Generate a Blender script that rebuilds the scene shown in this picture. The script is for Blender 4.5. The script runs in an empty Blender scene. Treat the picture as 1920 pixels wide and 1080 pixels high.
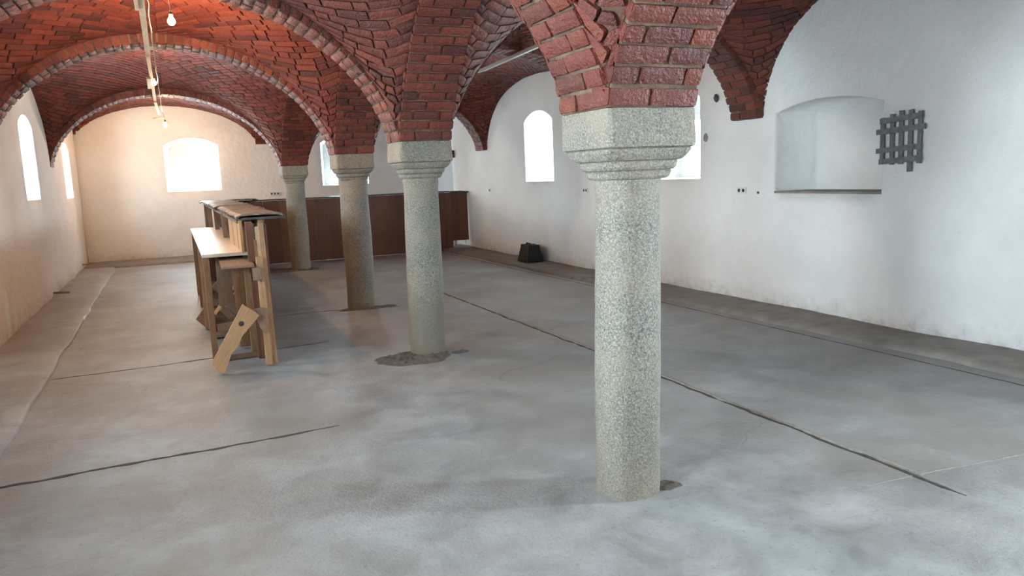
import bpy, bmesh, math, random
from math import sin, cos, pi, radians, sqrt, hypot, atan2
from mathutils import Vector, Matrix, noise
from mathutils.geometry import delaunay_2d_cdt
random.seed(7)
S = bpy.context.scene
COL = S.collection

# ------------------------------------------------------------------ camera
F_PX = 1443.0
yaw, pitch, roll = radians(23.306), radians(8.425), radians(-2.258)
fw = Vector((sin(yaw)*cos(pitch), cos(yaw)*cos(pitch), -sin(pitch)))
rt = Vector((cos(yaw), -sin(yaw), 0)); up = rt.cross(fw)
r2 = rt*cos(roll)+up*sin(roll); u2 = -rt*sin(roll)+up*cos(roll)
cd = bpy.data.cameras.new('camera'); cam = bpy.data.objects.new('camera', cd); COL.objects.link(cam)
m = Matrix((r2, u2, -fw)).transposed().to_4x4(); m.translation = Vector((0, 0, 1.6))
cam.matrix_world = m
cd.sensor_width = 36; cd.lens = 36*F_PX/1920; cd.clip_start = .02
S.camera = cam

# ------------------------------------------------------------------ world and exposure
w = bpy.data.worlds.new('overcast'); S.world = w; w.use_nodes = True
bg = w.node_tree.nodes['Background']; bg.inputs[0].default_value = (.72, .86, 1, 1); bg.inputs[1].default_value = 5
S.view_settings.view_transform = 'Standard'; S.view_settings.look = 'None'
S.view_settings.exposure = 0.85; S.view_settings.gamma = 1; S.view_settings.use_curve_mapping = False

DAY = (.77, .895, 1.0)
def daylight(name, loc, direction, w_, h_, power):
    l = bpy.data.lights.new(name, 'AREA'); l.shape = 'RECTANGLE'; l.size = w_; l.size_y = h_
    l.energy = power; l.color = DAY
    o = bpy.data.objects.new(name, l); COL.objects.link(o); o.location = loc
    o.rotation_euler = Vector(direction).to_track_quat('-Z', 'Z').to_euler()
    return o
# every window: (wall, centre along the wall, width, sill, top, power of the sky outside it)
P0 = 165
WINDOWS = [('left', 1.3, 1.2, 1.5, 2.62, P0*3.3), ('left', 4.96, 1.2, 1.5, 2.62, P0*1.25), ('left', 8.2, 1.2, 1.5, 2.62, P0*.8),
           ('left', 12.75, 1.23, 1.5, 2.68, P0*1.0), ('left', 17.1, 1.15, 1.47, 2.52, P0*.8),
           ('end', .455, 1.16, 1.5, 2.68, P0*.42), ('end', 3.87, 1.14, 1.5, 2.68, P0*.5),
           ('right', 1.3, 1.2, 1.45, 2.62, P0*3.4), ('right', 8.46, 1.15, 1.45, 2.62, P0*.45), ('right', 12.42, 1.14, 1.45, 2.68, P0*.6)]

# ------------------------------------------------------------------ plan
YC = [-.5, 3.2, 6.72, 9.66, 14.7]; YE = 18.9; YB = -.8
HA = .235                                            # half abacus
XY = [-.5, 3.2, 6.72, 9.66, 14.7, 18.9]; XX = [1.98, 2.005, 2.045, 2.065, 2.06, 2.08]   # the row of columns is not quite straight
ZC = [1.875, 1.872, 1.912, 1.915, 1.90, 2.5]         # top of the capitals
def interp(xs, ys, t):
    for i in range(len(xs)-1):
        if t <= xs[i+1]: return ys[i]+(ys[i+1]-ys[i])*max(0, (t-xs[i]))/(xs[i+1]-xs[i])
    return ys[-1]
xc = lambda y: interp(XY, XX, y)
xl = lambda y: -1.79-.003*(y-9)
xr = lambda y: 6.03-.009*(y-4)

# ------------------------------------------------------------------ helpers
def tag(o, label=None, cat=None, group=None, kind=None):
    if label: o['label'] = label
    if cat: o['category'] = cat
    if group: o['group'] = group
    if kind: o['kind'] = kind
    return o
def empty(name, loc=(0, 0, 0), rz=0):
    o = bpy.data.objects.new(name, None); COL.objects.link(o); o.location = loc; o.rotation_euler.z = rz
    o.empty_display_size = .1
    return o
class MB:
    def __init__(s): s.v = []; s.f = []; s.m = []; s.uv = []; s.tint = []; s.sm = []
    def add(s, vs, fs, mat=0, uv=None, tint=.5, smooth=False):
        b = len(s.v); s.v += [tuple(p) for p in vs]
        for i, f in enumerate(fs):
            s.f.append([b+k for k in f]); s.m.append(mat); s.sm.append(smooth)
            s.uv.append(uv[i] if uv else [(0, 0)]*len(f)); s.tint.append(tint)
        return b
    def beam(s, a, b, w_, t_, up=(0, 0, 1), j=.0, tint=None, off=(0, 0)):
        """a squared timber from a to b: w_ across, t_ along 'up'"""
        a = Vector(a); b = Vector(b); d = (b-a); L = d.length; d.normalize()
        u_ = Vector(up); u_ = u_-d*u_.dot(d)
        if u_.length < 1e-4: u_ = Vector((1, 0, 0))-d*d.x
        u_.normalize(); r_ = d.cross(u_)
        R_ = random.random
        c = []
        for P in (a, b):
            for sx, sy in ((-1, -1), (1, -1), (1, 1), (-1, 1)):
                c.append(P+r_*(sx*w_/2+(R_()-.5)*j)+u_*(sy*t_/2+(R_()-.5)*j)+d*(R_()-.5)*j)
        # chamfered ends: inset rings for worn edges
        e = min(.004, w_*.12, t_*.12)
        rings = []
        for P, sgn, k in ((a, 1, 0), (b, -1, 4)):
            cen = sum((c[k+i] for i in range(4)), Vector())/4
            inner = [cen+(c[k+i]-cen)*(1-2*e/max(w_, t_)) for i in range(4)]
            outer = [c[k+i]+d*sgn*e for i in range(4)]
            rings.append((inner, outer))
        vs = rings[0][0]+rings[0][1]+rings[1][1]+rings[1][0]
        fs = [(3, 2, 1, 0), (12, 13, 14, 15)]
        ou, ov = random.random()*7, random.random()*7
        uv = [[(ou+x*w_, ov+y*t_) for x, y in ((0, 1), (1, 1), (1, 0), (0, 0))]]*2
        for q in range(3):
            z0 = [0, e, L-e][q]; z1 = [e, L-e, L][q]
            for i in range(4):
                n = (i+1) % 4
                fs.append((q*4+i, q*4+n, q*4+4+n, q*4+4+i))
                s0 = i*.17; s1 = s0+(w_ if i % 2 == 0 else t_)
                uv.append([(ou+z0, ov+s0), (ou+z0, ov+s1), (ou+z1, ov+s1), (ou+z1, ov+s0)])
        s.add(vs, fs, 0, uv, random.random() if tint is None else tint)
    def prism(s, outline, a, n, thick, tint=None, ou=0):
        """outline: list of Vectors in one plane, extruded by n*thick"""
        n = Vector(n).normalized(); k = len(outline)
        vs = [Vector(p) for p in outline]+[Vector(p)+n*thick for p in outline]
        fs = [tuple(range(k))[::-1], tuple(range(k, 2*k))]+[(i, (i+1) % k, k+(i+1) % k, k+i) for i in range(k)]
        a = Vector(a).normalized(); b_ = n.cross(a)
        uv = [[(vs[i].dot(a)+ou, vs[i].dot(b_)+vs[i].dot(n)) for i in f] for f in fs]
        s.add(vs, fs, 0, uv, random.random() if tint is None else tint)
    def tube(s, pts, r, seg=8, tint=.5):
        pts = [Vector(p) for p in pts]; vs = []; n = len(pts)
        for i, p in enumerate(pts):
            d = (pts[min(i+1, n-1)]-pts[max(i-1, 0)]).normalized()
            a = d.cross(Vector((0, 0, 1)));
            if a.length < .05: a = d.cross(Vector((1, 0, 0)))
            a.normalize(); b = d.cross(a); rr = r[i] if isinstance(r, (list, tuple)) else r
            vs += [p+a*cos(2*pi*k/seg)*rr+b*sin(2*pi*k/seg)*rr for k in range(seg)]
        fs = [(i*seg+k, i*seg+(k+1) % seg, (i+1)*seg+(k+1) % seg, (i+1)*seg+k) for i in range(n-1) for k in range(seg)]
        fs += [tuple(range(seg))[::-1], tuple((n-1)*seg+k for k in range(seg))]
        s.add(vs, fs, 0, None, tint, True)
    def box(s, c, d, tint=.5, rz=0):
        cx, cy, cz = c; hx, hy, hz = d[0]/2, d[1]/2, d[2]/2
        vs = []
        for z in (-hz, hz):
            for x, y in ((-hx, -hy), (hx, -hy), (hx, hy), (-hx, hy)):
                vs.append((cx+x*cos(rz)-y*sin(rz), cy+x*sin(rz)+y*cos(rz), cz+z))
        s.add(vs, [(3, 2, 1, 0), (4, 5, 6, 7), (0, 1, 5, 4), (1, 2, 6, 5), (2, 3, 7, 6), (3, 0, 4, 7)], 0, None, tint)
    def build(s, name, mats, parent=None, loc=None, bevel=0, recalc=True, auto=None):
        me = bpy.data.meshes.new(name)
        o0 = Vector(loc) if loc is not None else Vector((0, 0, 0))
        me.from_pydata([tuple(Vector(p)-o0) for p in s.v], [], s.f)
        for mt in (mats if isinstance(mats, (list, tuple)) else [mats]): me.materials.append(mt)
        me.polygons.foreach_set('material_index', s.m)
        me.polygons.foreach_set('use_smooth', s.sm)
        ul = me.uv_layers.new(name='UVMap'); flat = []
        for u in s.uv:
            for q in u: flat += [q[0], q[1]]
        ul.data.foreach_set('uv', flat)
        at = me.attributes.new('tint', 'FLOAT', 'FACE'); at.data.foreach_set('value', s.tint)
        if recalc:
            bm = bmesh.new(); bm.from_mesh(me); bmesh.ops.recalc_face_normals(bm, faces=bm.faces); bm.to_mesh(me); bm.free()
        me.update()
        o = bpy.data.objects.new(name, me); COL.objects.link(o)
        if parent: o.parent = parent
        if loc is not None: o.location = o0 if not parent else o0
        if bevel:
            b = o.modifiers.new('bevel', 'BEVEL'); b.width = bevel; b.segments = 2; b.limit_method = 'ANGLE'
        return o

# ------------------------------------------------------------------ materials
def mat(name):
    m_ = bpy.data.materials.new(name); m_.use_nodes = True
    nt = m_.node_tree; b = nt.nodes['Principled BSDF']
    return m_, nt, b
def N(nt, t, **kw):
    n = nt.nodes.new(t)
    for k, v in kw.items():
        if k in n.inputs: n.inputs[k].default_value = v
        else: setattr(n, k, v)
    return n
def coords(nt, out='Object', scale=(1, 1, 1)):
    tc = N(nt, 'ShaderNodeTexCoord'); mp = N(nt, 'ShaderNodeMapping'); mp.inputs['Scale'].default_value = scale
    nt.links.new(tc.outputs[out], mp.inputs[0]); return mp.outputs[0]
def noise_(nt, co, scale, detail=4, rough=.55, dist=0):
    n = N(nt, 'ShaderNodeTexNoise'); n.inputs['Scale'].default_value = scale; n.inputs['Detail'].default_value = detail
    n.inputs['Roughness'].default_value = rough; n.inputs['Distortion'].default_value = dist
    nt.links.new(co, n.inputs['Vector']); return n.outputs['Fac']
def ramp(nt, fac, stops, interp='LINEAR'):
    r = N(nt, 'ShaderNodeValToRGB'); cr = r.color_ramp; cr.interpolation = interp
    while len(cr.elements) < len(stops): cr.elements.new(.5)
    for e, (p, c) in zip(cr.elements, stops):
        e.position = p; e.color = (*c, 1) if len(c) == 3 else c
    nt.links.new(fac, r.inputs[0]); return r.outputs[0]
def mixc(nt, fac, a, b, mode='MIX'):
    n = N(nt, 'ShaderNodeMix', data_type='RGBA', blend_type=mode)
    for i, v in ((0, fac), (6, a), (7, b)):
        if isinstance(v, (int, float)): n.inputs[i].default_value = v
        elif isinstance(v, tuple): n.inputs[i].default_value = (*v, 1) if len(v) == 3 else v
        else: nt.links.new(v, n.inputs[i])
    return n.outputs[2]
def math_(nt, op, a, b=0, c=0, clamp=False):
    n = N(nt, 'ShaderNodeMath', operation=op, use_clamp=clamp)
    for i, v in enumerate((a, b, c)):
        if isinstance(v, (int, float)): n.inputs[i].default_value = v
        else: nt.links.new(v, n.inputs[i])
    return n.outputs[0]
def bump(nt, b, h, strength, dist=.01, prev=None):
    n = N(nt, 'ShaderNodeBump'); n.inputs['Strength'].default_value = strength; n.inputs['Distance'].default_value = dist
    nt.links.new(h, n.inputs['Height'])
    if prev: nt.links.new(prev, n.inputs['Normal'])
    nt.links.new(n.outputs[0], b.inputs['Normal']); return n.outputs[0]
def attr(nt, name):
    a = N(nt, 'ShaderNodeAttribute'); a.attribute_name = name; return a.outputs['Fac']

def m_brick():
    m_, nt, b = mat('painted_brick'); co = coords(nt)
    t = attr(nt, 'tint')
    c = ramp(nt, t, [(0, (.042, .012, .010)), (.08, (.075, .015, .010)), (.35, (.132, .022, .013)), (.6, (.178, .029, .014)), (.85, (.215, .042, .018)), (1, (.14, .035, .026))])
    n1 = noise_(nt, co, 11, 5, .6); n2 = noise_(nt, co, 70, 3, .6); n0 = noise_(nt, co, .9, 3)
    c = mixc(nt, ramp(nt, n1, [(.35, (0, 0, 0)), (.75, (.7, .7, .7))]), c, (.10, .022, .014))
    c = mixc(nt, ramp(nt, n2, [(.64, (0, 0, 0)), (.8, (.22, .22, .22))]), c, (.36, .16, .11))
    c = mixc(nt, ramp(nt, n0, [(.35, (0, 0, 0)), (.7, (.35, .35, .35))]), c, (.13, .04, .035))
    nt.links.new(c, b.inputs['Base Color'])
    nt.links.new(ramp(nt, n1, [(.3, (.40,)*3), (.7, (.66,)*3)]), b.inputs['Roughness'])
    p = bump(nt, b, n1, .5, .02); bump(nt, b, n2, 1, .012, p)
    b.inputs['Specular IOR Level'].default_value = .42
    return m_
def m_mortar():
    m_, nt, b = mat('lime_mortar'); co = coords(nt)
    n1 = noise_(nt, co, 6, 4); n2 = noise_(nt, co, 60, 4)
    c = ramp(nt, n1, [(.3, (.06, .028, .018)), (.5, (.105, .058, .036)), (.72, (.20, .14, .085))])
    nt.links.new(c, b.inputs['Base Color']); b.inputs['Roughness'].default_value = .8
    bump(nt, b, n2, .8, .01); return m_
def m_plaster():
    m_, nt, b = mat('whitewashed_plaster'); co = coords(nt)
    nb = noise_(nt, co, 1.3, 5, .6); n1 = noise_(nt, co, 9, 5, .6); n2 = noise_(nt, co, 45, 4, .6)
    c = ramp(nt, nb, [(.3, (.70, .695, .68)), (.65, (.79, .785, .77))])
    geo = N(nt, 'ShaderNodeNewGeometry'); sep = N(nt, 'ShaderNodeSeparateXYZ'); nt.links.new(geo.outputs['Position'], sep.inputs[0])
    z = math_(nt, 'ADD', sep.outputs[2], math_(nt, 'MULTIPLY', math_(nt, 'SUBTRACT', n1, .5), .5))
    dirt = ramp(nt, z, [(.0, (.6,)*3), (.10, (.22,)*3), (.24, (0,)*3)])
    c = mixc(nt, dirt, c, (.42, .36, .30))
    sp = ramp(nt, n2, [(.27, (.5,)*3), (.33, (0,)*3)])
    c = mixc(nt, sp, c, (.50, .47, .42))
    nt.links.new(c, b.inputs['Base Color']); b.inputs['Roughness'].default_value = .85
    p = bump(nt, b, n1, .55, .035); bump(nt, b, n2, .35, .008, p); return m_
def m_granite(name='granite', dark=0., ham=1.):
    m_, nt, b = mat(name); co = coords(nt)
    v = N(nt, 'ShaderNodeTexVoronoi'); v.inputs['Scale'].default_value = 150; nt.links.new(co, v.inputs['Vector'])
    n1 = noise_(nt, co, 110, 3, .7); nb = noise_(nt, co, 3.2, 4, .6); nl = noise_(nt, co, 26, 4, .6)
    c = ramp(nt, n1, [(.34, (.045, .04, .035)), (.44, (.155, .145, .125)), (.55, (.25, .235, .20)), (.70, (.47, .44, .375))])
    vc = N(nt, 'ShaderNodeSeparateColor'); nt.links.new(v.outputs['Color'], vc.inputs[0])
    c = mixc(nt, ramp(nt, vc.outputs[0], [(.80, (0,)*3), (.9, (.5,)*3)]), c, (.16, .14, .12))
    c = mixc(nt, ramp(nt, nb, [(.42, (0,)*3), (.7, (.55,)*3)]), c, (.33, .27, .19))
    geo = N(nt, 'ShaderNodeNewGeometry'); sep = N(nt, 'ShaderNodeSeparateXYZ'); nt.links.new(geo.outputs['Position'], sep.inputs[0])
    z = math_(nt, 'ADD', sep.outputs[2], math_(nt, 'MULTIPLY', math_(nt, 'SUBTRACT', nb, .5), 1.2))
    c = mixc(nt, ramp(nt, z, [(.0, (.5+dark,)*3), (.4, (.15+dark,)*3), (.75, (0,)*3)]), c, (.20, .165, .12))
    nt.links.new(c, b.inputs['Base Color']); b.inputs['Roughness'].default_value = .7
    p = bump(nt, b, nl, min(1, .5*ham), .012*ham); bump(nt, b, n1, .8, .004, p); return m_
def m_floor():
    m_, nt, b = mat('worn_concrete'); co = coords(nt)
    nb = noise_(nt, co, .55, 5, .6); nm = noise_(nt, co, 2.6, 6, .65, .4); nf = noise_(nt, co, 38, 5, .7); ns = noise_(nt, co, 130, 2, .6)
    c = ramp(nt, nm, [(.3, (.20, .20, .196)), (.48, (.295, .297, .292)), (.72, (.41, .412, .405))])
    c = mixc(nt, ramp(nt, nb, [(.42, (0,)*3), (.62, (.65,)*3)]), c, (.20, .172, .145))
    c = mixc(nt, ramp(nt, nf, [(.30, (.6,)*3), (.42, (0,)*3)]), c, (.16, .15, .135))
    c = mixc(nt, ramp(nt, ns, [(.70, (0,)*3), (.76, (.5,)*3)]), c, (.5, .5, .49))
    # hairline cracks
    mp = N(nt, 'ShaderNodeMapping'); nt.links.new(co, mp.inputs[0])
    wn = N(nt, 'ShaderNodeTexNoise'); wn.inputs['Scale'].default_value = 1.6; wn.inputs['Detail'].default_value = 6; nt.links.new(co, wn.inputs['Vector'])
    ad = N(nt, 'ShaderNodeVectorMath', operation='MULTIPLY_ADD'); nt.links.new(wn.outputs['Color'], ad.inputs[0]); ad.inputs[1].default_value = (.6, .6, 0); nt.links.new(co, ad.inputs[2])
    vo = N(nt, 'ShaderNodeTexVoronoi', feature='DISTANCE_TO_EDGE'); vo.inputs['Scale'].default_value = .42; nt.links.new(ad.outputs[0], vo.inputs['Vector'])
    crack = math_(nt, 'MULTIPLY', ramp(nt, vo.outputs['Distance'], [(.0, (1,)*3), (.0018, (0,)*3)]), ramp(nt, nb, [(.45, (0,)*3), (.6, (.4,)*3)]))
    c = mixc(nt, crack, c, (.11, .10, .09))
    nt.links.new(c, b.inputs['Base Color'])
    nt.links.new(ramp(nt, nm, [(.3, (.40,)*3), (.7, (.66,)*3)]), b.inputs['Roughness'])
    h = math_(nt, 'SUBTRACT', nf, math_(nt, 'MULTIPLY', crack, .8))
    p = bump(nt, b, nm, .4, .03); bump(nt, b, h, .9, .009, p); return m_
def m_plain(name, col, rough=.6, metal=0, nscale=20, var=.25, bs=.2, spec=.5):
    m_, nt, b = mat(name); co = coords(nt); n = noise_(nt, co, nscale, 4)
    c2 = tuple(x*(1-var) for x in col)
    nt.links.new(ramp(nt, n, [(.3, c2), (.7, col)]), b.inputs['Base Color'])
    b.inputs['Roughness'].default_value = rough; b.inputs['Metallic'].default_value = metal; b.inputs['Specular IOR Level'].default_value = spec
    if bs: bump(nt, b, n, bs, .006)
    return m_
def m_wood(name, c0, c1, rough=.6, dirt=.3):
    m_, nt, b = mat(name); co = coords(nt, 'UV', (1.2, 16, 1)); co1 = coords(nt, 'UV', (1, 1, 1))
    t = attr(nt, 'tint')
    g = noise_(nt, co, 5, 6, .65, .6); k = N(nt, 'ShaderNodeTexVoronoi'); k.inputs['Scale'].default_value = 3.6
    mp = N(nt, 'ShaderNodeMapping'); mp.inputs['Scale'].default_value = (1, 2.4, 1); nt.links.new(co1, mp.inputs[0]); nt.links.new(mp.outputs[0], k.inputs['Vector'])
    c = ramp(nt, g, [(.3, c0), (.7, c1)])
    c = mixc(nt, ramp(nt, t, [(0, (.45,)*3), (.5, (.0,)*3), (1, (0,)*3)]), c, tuple(x*.45 for x in c0))
    c = mixc(nt, ramp(nt, t, [(.6, (0,)*3), (1, (.3,)*3)]), c, tuple(min(1, x*1.4) for x in c1))
    c = mixc(nt, ramp(nt, k.outputs['Distance'], [(.03, (.85,)*3), (.075, (0,)*3)]), c, tuple(x*.22 for x in c0))
    n = noise_(nt, coords(nt), 4, 4)
    c = mixc(nt, ramp(nt, n, [(.45, (0,)*3), (.75, (dirt,)*3)]), c, tuple(x*.35 for x in c0))
    nt.links.new(c, b.inputs['Base Color']); b.inputs['Roughness'].default_value = rough
    bump(nt, b, g, .35, .004); return m_
def m_glass():
    m_ = bpy.data.materials.new('window_glass'); m_.use_nodes = True; nt = m_.node_tree; nt.nodes.clear()
    o = N(nt, 'ShaderNodeOutputMaterial'); mx = N(nt, 'ShaderNodeMixShader'); t = N(nt, 'ShaderNodeBsdfTransparent'); g = N(nt, 'ShaderNodeBsdfGlossy')
    g.inputs['Roughness'].default_value = .03;     t.inputs[0].default_value = (.95, .98, .97, 1)
    mx.inputs[0].default_value = .05; nt.links.new(t.outputs[0], mx.inputs[1]); nt.links.new(g.outputs[0], mx.inputs[2]); nt.links.new(mx.outputs[0], o.inputs[0])
    return m_
def m_emit(name, col, st):
    m_ = bpy.data.materials.new(name); m_.use_nodes = True; nt = m_.node_tree; nt.nodes.clear()
    o = N(nt, 'ShaderNodeOutputMaterial'); e = N(nt, 'ShaderNodeEmission'); e.inputs[0].default_value = (*col, 1); e.inputs[1].default_value = st
    nt.links.new(e.outputs[0], o.inputs[0]); return m_

M = dict(brick=m_brick(), mortar=m_mortar(), webmortar=m_plain('red_stained_mortar', (.16, .075, .05), .85, 0, 6, .5, .6), plaster=m_plaster(), granite=m_granite(), granite_dirty=m_granite('dirty_granite', .35), granite_cap=m_granite('hammered_granite', 0, 1.6),
         floor=m_floor(), kerb=m_plain('kerb_concrete', (.27, .245, .22), .85, 0, 5, .35, .6),
         joint=m_plain('joint_dirt', (.075, .062, .05), .95, 0, 30, .5, .8), jointlight=m_plain('joint_lath', (.33, .30, .26), .8, 0, 30, .4, .5),
         dirt=m_plain('loose_earth', (.15, .125, .10), .95, 0, 25, .55, 1), upvc=m_plain('white_window_plastic', (.82, .83, .84), .35, 0, 8, .03, 0),
         glass=m_glass(), pine=m_wood('pine_board', (.27, .13, .058), (.46, .26, .13), .6), darkwood=m_wood('brown_stained_board', (.095, .036, .019), (.165, .064, .032), .5, .3),
         oldwood=m_wood('weathered_timber', (.17, .10, .062), (.30, .19, .12), .7, .5), batten=m_wood('batten_wood', (.42, .27, .15), (.6, .42, .26), .6),
         tabletop=m_wood('pale_work_board', (.50, .40, .30), (.64, .54, .43), .35, .2),
         felt=m_plain('roofing_felt', (.055, .05, .048), .55, 0, 30, .5, .8), slab=m_plain('grey_slabs', (.24, .20, .17), .5, 0, 14, .45, .6),
         black=m_plain('black_bag', (.012, .012, .013), .6, 0, 25, .4, .8), cable=m_plain('cable', (.30, .26, .22), .6), iron=m_plain('grey_iron', (.19, .20, .21), .6, .3, 22, .45, .8),
         socket=m_plain('socket_plastic', (.72, .71, .67), .35, 0, 8, .03, 0), hole=m_plain('socket_hole', (.05, .05, .05), .8, 0, 8, .1, 0),
         red=m_plain('red_plastic', (.25, .02, .02), .4), porcelain=m_plain('old_fitting', (.10, .085, .07), .5, 0, 30, .5, .5),
         bulb1=m_emit('lit_bulb', (1, .60, .28), 1500), bulb2=m_emit('lit_bulb', (1, .60, .28), 1150), bulb3=m_emit('lit_bulb', (1, .60, .30), 1350), silver=m_plain('pipe_grey', (.5, .5, .5), .4))

# ------------------------------------------------------------------ walls with real openings
def arch_loop(h0, h1, z0, z1, rise, n=12, jitter=0):
    pts = [(h0, z0), (h1, z0)]
    zs = z1-rise; c = (h0+h1)/2; a = (h1-h0)/2
    for i in range(n+1):
        u = 1-2*i/n
        R_ = (a*a+rise*rise)/(2*rise) if rise > 1e-4 else 0
        z = zs+(sqrt(max(0, R_*R_-(u*a)**2))-(R_-rise) if rise > 1e-4 else 0)
        pts.append((c+u*a, z))
    out = []
    for i, p in enumerate(pts):
        q = pts[(i+1) % len(pts)]; L = hypot(q[0]-p[0], q[1]-p[1]); k = max(1, int(L/.12))
        for j in range(k): out.append((p[0]+(q[0]-p[0])*j/k, p[1]+(q[1]-p[1])*j/k))
    return out
def inside(p, loop):
    x, y = p; c = False; n = len(loop)
    for i in range(n):
        x0, y0 = loop[i]; x1, y1 = loop[(i+1) % n]
        if (y0 > y) != (y1 > y) and x < (x1-x0)*(y-y0)/(y1-y0)+x0: c = not c
    return c
def cdt(outer, holes, grid=None):
    vs = []; es = []
    for lp in [outer]+holes:
        b = len(vs); vs += [Vector(p) for p in lp]; es += [(b+i, b+(i+1) % len(lp)) for i in range(len(lp))]
    if grid:
        for g in grid:
            if inside(g, outer) and not any(inside(g, h) for h in holes): vs.append(Vector(g))
    r = delaunay_2d_cdt(vs, es, [], 0, 1e-5)
    V, Fs = r[0], r[2]
    F2 = []
    for f in Fs:
        c = (sum(V[i].x for i in f)/3, sum(V[i].y for i in f)/3)
        if inside(c, outer) and not any(inside(c, h) for h in holes): F2.append(f)
    return [(v.x, v.y) for v in V], F2
WT = .5
def make_wall(name, P, length, height, holes, n_out, mats=None):
    """P(h, z, d): world point at h along the wall, height z, depth d into the wall"""
    mb = MB(); H0, H1 = length; Z0, Z1 = height
    outer = [(H0, Z0), (H1, Z0), (H1, Z1), (H0, Z1)]
    front = [h['loops'][0][0] for h in holes]; back = [h['loops'][-1][0] for h in holes if h['through']]
    grid = []; st = .22
    for i in range(int((H1-H0)/st)):
        for j in range(int((Z1-Z0)/st)):
            g = (H0+(i+.5)*st+random.uniform(-.05, .05), Z0+(j+.5)*st+random.uniform(-.05, .05))
            if all(min(hypot(g[0]-q[0], g[1]-q[1]) for q in lp) > .07 for lp in front): grid.append(g)
    V, Fc = cdt(outer, front, grid)
    fr = set((round(q[0], 4), round(q[1], 4)) for lp in front for q in lp)
    vs = []
    for h, z in V:
        d = 0
        if (round(h, 4), round(z, 4)) not in fr and H0+.01 < h < H1-.01:
            d = (noise.noise(Vector((h*1.1, z*1.1, len(name))))*.016+noise.noise(Vector((h*3, z*3, 5)))*.006)
        vs.append(P(h, z, d))
    mb.add(vs, Fc, 0, smooth=True)
    V, Fc = cdt(outer, back); mb.add([P(h, z, WT) for h, z in V], Fc, 0, smooth=False)
    for a, b in zip(outer, outer[1:]+outer[:1]):
        mb.add([P(a[0], a[1], 0), P(b[0], b[1], 0), P(b[0], b[1], WT), P(a[0], a[1], WT)], [(0, 1, 2, 3)], 0)
    for h in holes:
        L = h['loops']
        for k in range(len(L)-1):
            (la, da), (lb, db) = L[k], L[k+1]
            if len(la) == len(lb) and not h['plate'] == k:
                n = len(la)
                mb.add([P(*q, da) for q in la]+[P(*q, db) for q in lb], [(i, (i+1) % n, n+(i+1) % n, n+i) for i in range(n)], 0, smooth=True)
            else:
                V, Fc = cdt(la, [lb]); mb.add([P(a, b, da) for a, b in V], Fc, 0, smooth=False)
        if not h['through']:
            V, Fc = cdt(L[-1][0], []); mb.add([P(a, b, L[-1][1]) for a, b in V], Fc, 0, smooth=True)
    bm_o = mb.build(name, mats or M['plaster'], recalc=False)
    bm = bmesh.new(); bm.from_mesh(bm_o.data); bmesh.ops.remove_doubles(bm, verts=bm.verts, dist=1e-4); bmesh.ops.recalc_face_normals(bm, faces=bm.faces); bm.to_mesh(bm_o.data); bm.free()
    o = bm_o; o['kind'] = 'structure'
    return o
def win_hole(h0, h1, z0, z1, rise=.16, sp=.15, fr=None):
    """splayed niche narrowing to a plate with the rectangular window in it"""
    sh = lambda d, t: arch_loop(h0+d, h1-d, z0+d*.15, z1-d*.55, max(.02, rise*(1-.1*t)), 12)
    rx0, rx1, rz0, rz1 = fr
    rect = arch_loop(rx0, rx1, rz0, rz1, 0, 2)
    # arch_loop with jittered segment counts must match between loops: rebuild by parameter
    base = arch_loop(h0, h1, z0, z1, rise, 12)
    c = (h0+h1)/2; w_ = h1-h0
    def scaled(d):
        k = (w_-2*d)/w_
        return [(c+(x-c)*k, z0+d*.1+(z-z0)*(1-d*.5/(z1-z0))) for x, z in base]
    loops = [(base, 0), (scaled(.010), .006), (scaled(.022), .026), (scaled(.022+(sp-.022)*.5), .22), (scaled(sp), .43), (rect, .43), (rect, WT)]
    return dict(loops=loops, plate=4, through=True)

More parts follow.
